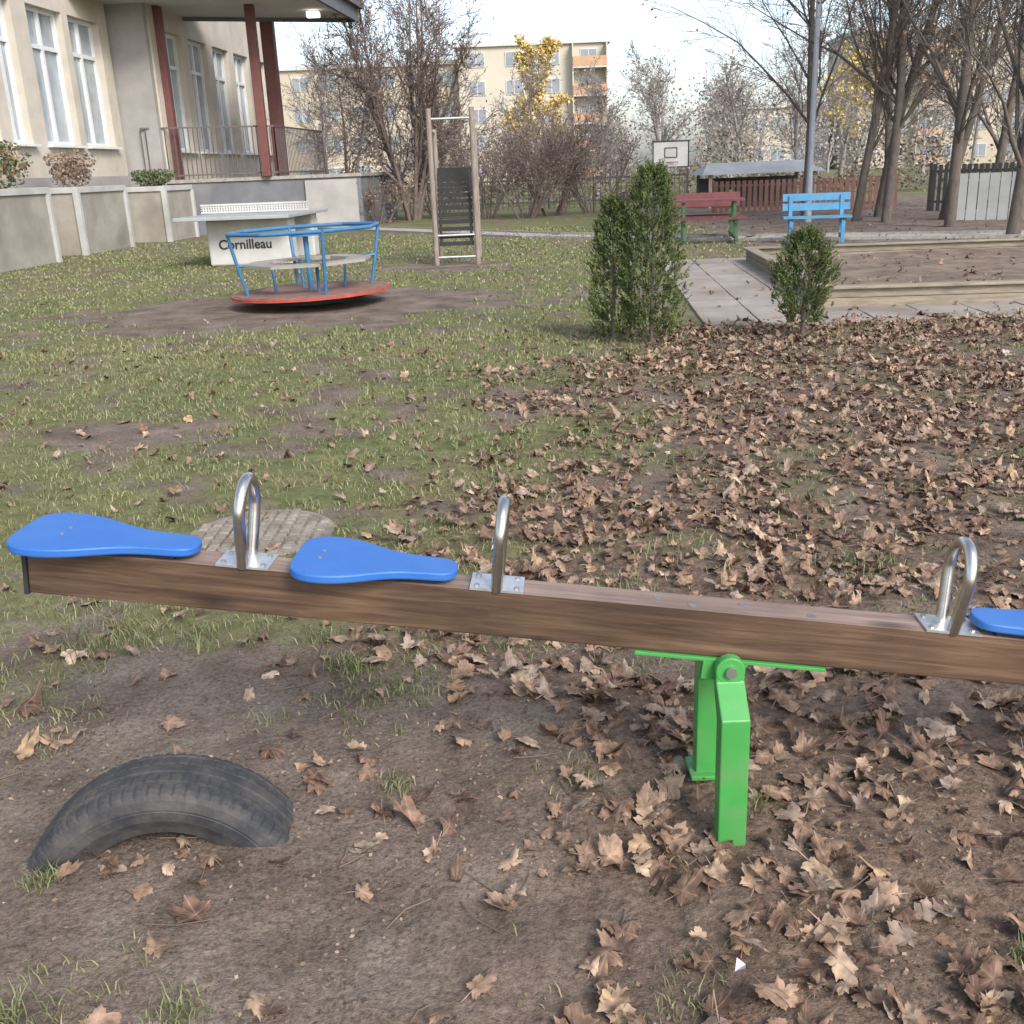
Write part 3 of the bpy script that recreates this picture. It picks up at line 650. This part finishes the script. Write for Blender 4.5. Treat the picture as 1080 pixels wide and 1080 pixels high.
for a,b_ in((0,1),(1,2),(2,3)):
    A_=Vector((*cn[a],0));B_=Vector((*cn[b_],0));mm=(A_+B_)/2;dd=B_-A_;s.box((mm.x,mm.y,5.80),(dd.length+.1,.10,.36),M_fascia,rz=math.atan2(dd.y,dd.x))
s.obj('canopy',Bd)
s=MB()
for (x_,y_,w_) in((-8.72,29.35,.30),(-6.35,29.7,.24),(-6.45,32.3,.36)): s.box((x_,y_,1.45+2.13),(w_,w_,4.26),M_colr)
s.obj('columns',Bd,bevel=.02)
M_rail=mat('railing_dark',(.10,.085,.085),.6,.1,3)
s=MB()
for a,b_,k in((Vector((-9.3,28.62,0)),Vector((-6.1,30.02,0)),30),(Vector((-6.1,30.02,0)),Vector((-5.6,35.0,0)),36)):
    for i in range(k):
        p=a.lerp(b_,i/(k-1));s.box((p.x,p.y,2.1),(.022,.022,1.3),M_rail)
    mm=(a+b_)/2;dd=b_-a
    for z in(1.55,2.75): s.box((mm.x,mm.y,z+k*.0001),(dd.length,.04,.04),M_rail,rz=math.atan2(dd.y,dd.x))
s.obj('railing',Bd)
s=MB();s.box((-4.9,31.0,5.60),(.35,.25,.14),emis('lamp_glow',(1,.97,.9),2.0));s.obj('canopy_lamp',Bd,bevel=.02)
M_pan=mat('planter_panel',(.31,.285,.25),.9,.16,2,bump=.2,dirt=(.21,.19,.165))
M_edge=mat('planter_edge',(.44,.44,.43),.8,.1,3,dirt=(.33,.32,.30))
def planter(v0,v1,u0,u1,h,name='concrete_planter'):
    Pn=empty(name);s=MB();O=(-9.8,20.0,0)
    s.box(BL(O,(u0+u1)/2,(v0+v1)/2,h/2-.05),(u1-u0,v1-v0,h-.1),M_pan,R=RB);s.obj('body',Pn,bevel=.01)
    s=MB();w=.12
    s.box(BL(O,(u0+u1)/2,(v0+v1)/2,h-.06),(u1-u0+.08,v1-v0+.08,.12),M_edge,R=RB)
    for uu in(u0,u1):
        for vv in(v0,v1): s.box(BL(O,uu,vv,h/2-.06),(w,w,h-.12),M_edge,R=RB)
    s.obj('trim',Pn,bevel=.008)
planter(-2.2,.6,.25,1.15,1.40);planter(2.4,4.7,-.1,.85,1.38);planter(6.4,8.2,-.1,1.10,1.32)
# ---------------------------------------------------------------- apartment blocks
M_ap=mat('beige_apartment_render',(.46,.405,.315),.9,.05,.3);M_ap2=mat('pale_apartment_render',(.50,.46,.38),.9,.05,.3)  # beige walls with distance haze worked into the base colour
M_apw=mat('apartment_window',(.24,.27,.30),.3,.25,.5);M_bal=mat('orange_balcony',(.47,.29,.18),.8,.1,1)
M_apf=mat('apartment_window_frame',(.52,.515,.50),.6,.05,1)
def apartment(x0,x1,y,dep,h,fl,cols,name,balc=None,mt=M_ap):
    A=empty(name);s=MB();s.box(((x0+x1)/2,y+dep/2,h/2),(x1-x0,dep,h),mt)
    s.box(((x0+x1)/2,y+dep/2,h+.2),(x1-x0+.6,dep+.6,.4),M_apf);s.obj('walls_and_roof',A)
    s=MB();f=MB();g=MB();sh=h/fl;sw=(x1-x0)/cols
    for i in range(fl):
        for j in range(cols):
            cx=x0+sw*(j+.5);cz=sh*(i+.55)
            f.box((cx,y-.03,cz),(1.6,.1,1.3),M_apf);s.box((cx-.38,y-.09,cz),(.64,.06,1.1),M_apw);s.box((cx+.38,y-.09,cz),(.64,.06,1.1),M_apw)
    f.obj('window_frames',A);s.obj('window_glass',A)
    for j in (balc or []):
        for i in range(fl):
            cx=x0+sw*(j+.5);cz=sh*(i+.12)
            g.box((cx,y-.7,cz),(sw*.9,1.3,.15),M_apf);g.box((cx,y-1.33,cz+.5),(sw*.9,.08,.85),M_bal)
            for q in(-1,1): g.box((cx+q*sw*.45,y-.65,sh*(i+.5)),(.12,1.2,sh*.98),mt)
    if balc:g.obj('balconies',A)
apartment(-25.5,-3.5,106,11,11.0,4,8,'apartment_block',None,M_ap)
apartment(-3.4,10.6,104,11,12.2,5,4,'apartment_block',[3],M_ap2)
apartment(25,36,118,11,6.5,2,5,'apartment_block',None,M_ap2)
apartment(37,74,112,11,13.0,5,13,'apartment_block',[2,6,10],M_ap)
# ---------------------------------------------------------------- trees
M_bark=mat('tree_bark',(.115,.096,.082),.95,.3,5,stretch=(3,3,1),bump=.4)
M_barkm=mat('tree_bark_brown',(.165,.128,.115),.95,.25,5)
M_barkl=mat('tree_bark_hazy',(.25,.22,.21),.95,.15,5)  # far bark made paler, haze painted into its colour
def segs_to_mesh(sg,n,thr=None):
    A=np.array([list(a)+list(b)+[r0,r1] for a,b,r0,r1 in sg]);P0=A[:,:3];P1=A[:,3:6];r0=A[:,6];r1=A[:,7]
    t=P1-P0;t/=np.linalg.norm(t,axis=1)[:,None]+1e-9
    ref=np.where(np.abs(t[:,2:3])<.9,np.array([[0,0,1.]]),np.array([[1.,0,0]]))
    u=np.cross(t,ref);u/=np.linalg.norm(u,axis=1)[:,None];w=np.cross(t,u)
    a=np.arange(n)*2*np.pi/n
    ring=u[:,None,:]*np.cos(a)[None,:,None]+w[:,None,:]*np.sin(a)[None,:,None]
    V=np.concatenate([P0[:,None]+ring*r0[:,None,None],P1[:,None]+ring*r1[:,None,None]],1).reshape(-1,3)
    o=np.arange(len(A))[:,None]*2*n;j=np.arange(n);j2=(j+1)%n
    F=(o[:,:,None]+np.stack([j,j2,j2+n,j+n],1)[None]).reshape(-1,4)
    return V,F
def grow(R,p,d,l,r,lev,prm,out,tips):
    nst=prm['steps'][lev];q=p.copy();dd=d.copy();sl=l/nst
    for i in range(nst):
        f0=i/nst;f1=(i+1)/nst
        j=prm['jit'][lev];dd=(dd+Vector((R.gauss(0,j),R.gauss(0,j),R.gauss(0,j)))+Vector((0,0,prm['up'][lev]))).normalized()
        nq=q+dd*sl;ra=r*(1-f0*.78);rb=r*(1-f1*.78)
        out.append((tuple(q),tuple(nq),max(ra,prm['rmin']),max(rb,prm['rmin'])));
        if lev<prm['lv'] and f1>prm['start'][lev]:
            k=prm['kids'][lev];cnt=int(k)+(1 if R.random()<k-int(k) else 0)
            for _ in range(cnt):
                ang=R.uniform(*prm['ang']);az=R.random()*6.283
                a_=Vector((0,0,1)) if abs(dd.z)<.9 else Vector((1,0,0));u=dd.cross(a_).normalized();w=dd.cross(u)
                nd=(dd*math.cos(ang)+(u*math.cos(az)+w*math.sin(az))*math.sin(ang)).normalized()
                grow(R,q.lerp(nq,R.random()),nd,l*R.uniform(*prm['lr'])*(1-.45*f1),rb*prm['cr'],lev+1,prm,out,tips)
        q=nq
    if lev>=prm['lv']-1: tips.append(tuple(q))
def tree(name,x,y,h,r,seed,stems=1,spread=.12,leafc=None,nleaf=0,kids=(2.2,1.8,1.8,0),lv=3,start=(.25,.2,.15,.1),rmin=.006,bark=None,ang=(.5,1.05),lsize=.09,up=(.03,.06,.05,.03),lr=(.42,.68),cr=.5,jit=(.05,.13,.2,.25)):
    R=random.Random(seed);out=[];tips=[]
    prm=dict(steps=(8,5,4,3),jit=jit,up=up,kids=kids,lv=lv,start=start,ang=ang,lr=lr,rmin=rmin,cr=cr)
    for k in range(stems):
        a=R.random()*6.28;dr=Vector((math.cos(a)*spread,math.sin(a)*spread,1)).normalized()
        off=Vector((math.cos(a),math.sin(a),0))*(0 if stems==1 else R.uniform(.05,.3))
        grow(R,Vector((x,y,-.05))+off,dr,h*R.uniform(.85,1.0)*(1 if stems==1 else R.uniform(.75,1)),r,0,prm,out,tips)
    big=[q for q in out if q[2]>.03];sm=[q for q in out if q[2]<=.03]
    T=empty(name)
    V,F=segs_to_mesh(big or out,8);npmesh('trunk_and_limbs',V,F,[bark or M_bark],smooth=True,parent=T)
    if sm:
        V,F=segs_to_mesh(sm,3);npmesh('twigs',V,F,[bark or M_bark],smooth=True,parent=T)
    if nleaf and tips:
        tp=np.array(tips);ii=rng.integers(0,len(tp),nleaf);c=tp[ii]+rng.normal(0,.16,(nleaf,3))
        leafquads('leaves',c,lsize,leafc,T,M_tleaf)
    return len(out)
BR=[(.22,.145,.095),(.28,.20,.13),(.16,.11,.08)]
for i,(x,y,h,r) in enumerate([(8.55,17.6,9,.125),(8.75,20.6,10,.12),(8.3,22.8,10.5,.12),(7.9,23.6,10,.10),(8.9,25.0,10,.12),(9.6,23,9.5,.10),(11.5,21,10,.13),(7.6,26.5,9.5,.11),(12.5,27,10,.13),(10.6,29,10,.12)]):
    tree('bare_tree',x,y,h,r,100+i,leafc=BR,nleaf=220,kids=(2.6,2.2,1.9,0),rmin=.005,start=(.2,.15,.15,.1),ang=(.3,.75),lr=(.38,.6),cr=.42,jit=(.035,.12,.2,.25))
tree('bare_tree',-2.7,33,7.4,.075,41,stems=8,spread=.24,leafc=BR,nleaf=1600,kids=(1.9,1.9,1.8,0),rmin=.007,bark=M_barkm,start=(.15,.15,.1,.1),ang=(.35,.8),cr=.5,lr=(.36,.58))
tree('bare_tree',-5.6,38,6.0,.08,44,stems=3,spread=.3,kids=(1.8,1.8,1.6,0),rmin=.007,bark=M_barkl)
for i,(x,y,h,st) in enumerate([(.75,31,3.3,13),(1.6,32.5,2.8,10),(-.3,32,2.5,9),(-2.0,34,2.4,9),(2.9,33,2.8,9),(-3.6,31.5,1.5,10)]):
    tree('bare_shrub',x,y,h,.030,60+i,stems=st,spread=.6,leafc=[(.20,.125,.10),(.26,.175,.135)],nleaf=800,kids=(1.6,1.6,0,0),lv=2,rmin=.006,lsize=.06,bark=M_barkm)
for i,(x,y,h) in enumerate([(4.4,48,5.2),(7.5,52,6.0),(2.2,55,5.6),(10.5,47,5.0),(14,50,7),(17,46,9),(21,48,10),(25,50,10),(-9,52,7),(-13,56,9)]):
    tree('bare_tree',x,y,h,.10,200+i,leafc=[(.30,.245,.20),(.34,.275,.20)],nleaf=350,kids=(2.4,1.9,1.7,0),rmin=.009,bark=M_barkl,lsize=.11,start=(.15,.15,.1,.1),ang=(.35,.9))  # far leaf browns lightened to paint in haze
YL=[(.58,.43,.14),(.62,.49,.20),(.52,.38,.14)]  # yellows paled so the leaf colour itself carries haze
tree('autumn_tree',3.0,72,8.6,.14,301,leafc=YL,nleaf=6500,kids=(2.6,2.1,1.7,0),rmin=.012,bark=M_barkl,lsize=.22,ang=(.4,.9),lr=(.28,.48))
tree('autumn_tree',21,66,7,.14,302,leafc=YL,nleaf=2600,kids=(2.0,1.8,1.6,0),rmin=.012,bark=M_barkl,lsize=.22)
D=empty('distant_trees');allc=[];allseg=[]
R=random.Random(9)
for i in range(70):
    x=R.uniform(-45,75);y=R.uniform(68,98) if x<-5 or x>12 else R.uniform(84,98);h=R.uniform(3,5.5) if -26<x<12 else R.uniform(5,8)
    prm=dict(steps=(5,4,3,3),jit=(.1,.15,.2,.2),up=(.03,.06,.05,0),kids=(2.4,1.8,0,0),lv=2,start=(.1,.1,.1,.1),ang=(.4,1.0),lr=(.4,.65),rmin=.022,cr=.5)
    tips=[];grow(R,Vector((x,y,0)),Vector((R.gauss(0,.05),R.gauss(0,.05),1)).normalized(),h,.14,0,prm,allseg,tips);allc+=tips*7
V,F=segs_to_mesh(allseg,3);npmesh('branches',V,F,[mat('distant_bark_hazy',(.31,.29,.29),.95,.1,1)],parent=D)  # pale grey bark, distance haze put into the colour
c=np.array(allc)+rng.normal(0,.55,(len(allc),3));leafquads('twig_foliage',c,.26,[(.31,.28,.27),(.35,.315,.28),(.28,.26,.26),(.36,.295,.23)],D,M_tleaf)  # twig tones greyed and lightened as painted haze too
c=[]
for i in range(22000):
    x=R.uniform(-14,34);y=R.uniform(40,43);h=1.4+.7*math.sin(x*.9)+.4*math.sin(x*2.3);c.append((x,y,R.random()**.8*max(.6,h)))
leafquads('hedge',np.array(c),.13,[(.17,.13,.11),(.22,.175,.145),(.14,.137,.10),(.255,.20,.16)],None,M_tleaf)
# ---------------------------------------------------------------- thujas
M_th=attr_mat('thuja_foliage',.7)
def thuja(name,x,y,h,w,seed,n,base=.0,shape=0):
    T=empty(name);r=np.random.default_rng(seed)
    s=MB();s.tube([(x,y,-.03),(x+.01,y,h*.5),(x,y,h*.85)],[.022,.014,.004],M_bark,n=8);s.obj('trunk',T)
    K=int(n/34);tz=r.random(K)**.85;a=r.random(K)*2*np.pi
    prof=np.where(shape==0,np.sin(np.clip(tz*.84+.16,0,1)*np.pi)**.5*(1-.22*tz),np.sin(np.clip(tz*.85+.12,0,1)*np.pi)**.55)
    lump=.55+.82*vn(a*2.1+seed,tz*7,seed)*1.0
    rad=w/2*prof*lump*np.sqrt(r.uniform(.2,1,K))
    C=np.stack([x+rad*np.cos(a),y+rad*np.sin(a),base+(h-base)*tz],1)
    d=np.stack([np.cos(a)*.7,np.sin(a)*.7,np.full(K,1.0)],1)+r.normal(0,.35,(K,3));d/=np.linalg.norm(d,axis=1)[:,None]
    side=np.cross(d,r.normal(0,1,(K,3)));side/=np.linalg.norm(side,axis=1)[:,None]
    m=34;t=r.random((K,m));L_=.080*r.uniform(.5,1.35,K)
    sd=r.choice([-1,1],(K,m))
    P=C[:,None]+d[:,None]*(t*L_[:,None])[:,:,None]
    dir_=d[:,None]*.8+side[:,None]*sd[:,:,None]*.7+r.normal(0,.22,(K,m,3));dir_/=np.linalg.norm(dir_,axis=2)[:,:,None]
    ln=(.020*(1-.5*t))[:,:,None]*r.uniform(.7,1.4,(K,m,1));Q=P+dir_*ln
    wv=np.cross(dir_,r.normal(0,1,(K,m,3)));wv/=np.linalg.norm(wv,axis=2)[:,:,None]
    mid=(P+Q)/2;V=np.stack([P,mid-wv*.0045,Q,mid+wv*.0045],2).reshape(-1,3);F=np.arange(len(V)).reshape(-1,4)
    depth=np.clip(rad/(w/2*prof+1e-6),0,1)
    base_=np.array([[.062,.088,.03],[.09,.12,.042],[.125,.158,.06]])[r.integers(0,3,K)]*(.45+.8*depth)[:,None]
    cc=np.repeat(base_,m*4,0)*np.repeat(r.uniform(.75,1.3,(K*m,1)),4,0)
    br=np.repeat(r.random(K*m)<.05,4);cc[br]=np.array([.22,.15,.075])
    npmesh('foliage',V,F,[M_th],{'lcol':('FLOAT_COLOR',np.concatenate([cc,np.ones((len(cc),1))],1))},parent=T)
thuja('thuja_shrub',1.20,8.40,1.36,.54,3,50000,.03)
thuja('thuja_shrub',.90,8.55,1.12,.40,4,34000,.03)
thuja('thuja_shrub',2.42,8.35,.82,.46,5,34000,.12,1)
# ---------------------------------------------------------------- planter plants
def bush(name,x,y,z,r,h,cols,n=2500,size=.09):
    a=rng.normal(0,1,(n,3));a/=np.linalg.norm(a,axis=1)[:,None];q=rng.random(n)**.45*(.6+.7*vn(a[:,0]*2.4+5,a[:,2]*2.4+a[:,1],3))
    c=a*q[:,None]*np.array([r,r,h/2])+np.array([x,y,z+h/2])
    return leafquads(name,c,size,cols,None,M_tleaf)
GR=[(.12,.145,.075),(.16,.18,.10),(.08,.10,.045)];BRN=[(.25,.18,.135),(.30,.225,.165),(.20,.145,.11)]
bush('evergreen_shrub',-8.95,19.6,1.38,.5,.9,GR+[(.30,.16,.09)],900,.08);bush('dry_shrub',-9.05,23.0,1.35,.5,.8,BRN,1500,.07)
bush('evergreen_shrub',-8.7,27.2,1.3,.55,.45,GR,1800,.07)
# ---------------------------------------------------------------- fences
def fence(name,pts,h,mt,step=.12,w=.03,rails=(.2,.85)):
    s=MB()
    for k in range(len(pts)-1):
        a=Vector((*pts[k],0));b_=Vector((*pts[k+1],0));d_=b_-a;n=max(2,int(d_.length/step));rz=math.atan2(d_.y,d_.x)
        for i in range(n):
            p=a.lerp(b_,(i+.5)/n);s.box((p.x,p.y,h/2),(w,.02,h*random.uniform(.985,1.0)),mt,rz=rz)
        for rr in rails: 
            p=(a+b_)/2;s.box((p.x,p.y+.025,h*rr),(d_.length,.03,.06),mt,rz=rz)
        m_=max(1,int(d_.length/2.4))
        for i in range(m_+1):
            p=a.lerp(b_,i/m_);s.box((p.x,p.y+.05,h*.52),(.07,.06,h*1.04),mt,rz=rz)
    s.obj(name)
M_rf=mat('red_brown_fence',(.17,.09,.075),.8,.2,4);M_df=mat('dark_mesh_fence',(.07,.073,.073),.7,.2,4);M_wf=mat('pale_fence',(.36,.375,.37),.8,.1,2)
fence('picket_fence',[(5.9,29.5),(10.6,28.5)],.85,M_rf,.15,.10)
fence('metal_fence',[(-3,38.5),(6.5,37)],1.15,M_df,.18,.025)
fence('metal_fence',[(10.7,26.5),(14,23)],1.1,M_df,.14,.09)
fence('board_fence',[(9.6,22.4),(17,19)],.95,M_wf,.2,.185)
Sh=empty('picnic_shelter');s=MB();sx,sy=8.1,34.0;M_sr=mat('shelter_roof',(.27,.28,.29),.6,.15,2)
s.add([(sx-1.9,sy-1.2,.98),(sx+1.9,sy-1.2,.98),(sx+1.9,sy+1.2,.98),(sx-1.9,sy+1.2,.98),(sx-1.5,sy,1.32),(sx+1.5,sy,1.32)],[(0,1,5,4),(2,3,4,5),(1,2,5),(3,0,4),(3,2,1,0)],M_sr);s.obj('roof',Sh)
s=MB()
for a in(-1.6,1.6):
    for b_ in(-1,1): s.box((sx+a,sy+b_,.49),(.1,.1,.98),M_pole)
s.box((sx,sy+.9,.45),(3.2,.06,.8),M_df);s.obj('posts_and_wall',Sh)
# ---------------------------------------------------------------- small litter
s=MB();M_pap=mat('paper_scrap',(.55,.47,.52),.8,.05,10)
def scrap(x,y,r_):
    z=float(gh(np.array(x),np.array(y)))+.03
    s.add([(x-r_,y-r_*.5,z),(x+r_*.6,y-r_,z+.012),(x+r_,y+r_*.6,z+.004),(x-r_*.4,y+r_,z+.016)],[(0,1,2,3)],M_pap)
scrap(.375,1.47,.011);scrap(3.55,7.2,.035);scrap(-5.4,10.6,.04)
s.obj('paper_scraps')
# ---------------------------------------------------------------- light
w=bpy.data.worlds.new('World');scene.world=w;w.use_nodes=True;nt=w.node_tree;bg=nt.nodes['Background']
sk=nt.nodes.new('ShaderNodeTexSky');sk.sky_type='NISHITA';sk.sun_disc=False;EL=math.radians(38);AZ=math.radians(150)
sk.sun_elevation=EL;sk.sun_rotation=AZ;sk.air_density=1.0;sk.dust_density=2.2;sk.ozone_density=2.0
hs=nt.nodes.new('ShaderNodeHueSaturation');hs.inputs['Saturation'].default_value=.62;hs.inputs['Value'].default_value=1.95
nt.links.new(sk.outputs[0],hs.inputs['Color']);nt.links.new(hs.outputs[0],bg.inputs['Color']);bg.inputs['Strength'].default_value=.15
sd=bpy.data.lights.new('sun','SUN');sd.energy=3.2;sd.angle=math.radians(20);sd.color=(1,.94,.86)
so=bpy.data.objects.new('sun',sd);scene.collection.objects.link(so)
D_=Vector((math.sin(AZ)*math.cos(EL),math.cos(AZ)*math.cos(EL),math.sin(EL)))
so.rotation_euler=D_.to_track_quat('Z','Y').to_euler()
scene.view_settings.view_transform='Standard';scene.view_settings.look='None';scene.view_settings.exposure=0
# ---------------------------------------------------------------- camera
cd=bpy.data.cameras.new('camera');cam=bpy.data.objects.new('camera',cd);scene.collection.objects.link(cam);scene.camera=cam
cd.sensor_width=36;cd.lens=36;cd.clip_end=1500;cd.clip_start=.05
Mx=Matrix.Translation((0,0,1.4))@Matrix.Rotation(math.radians(90-18.53),4,'X')@Matrix.Rotation(math.radians(-2.29),4,'Z')
cam.matrix_world=Mx
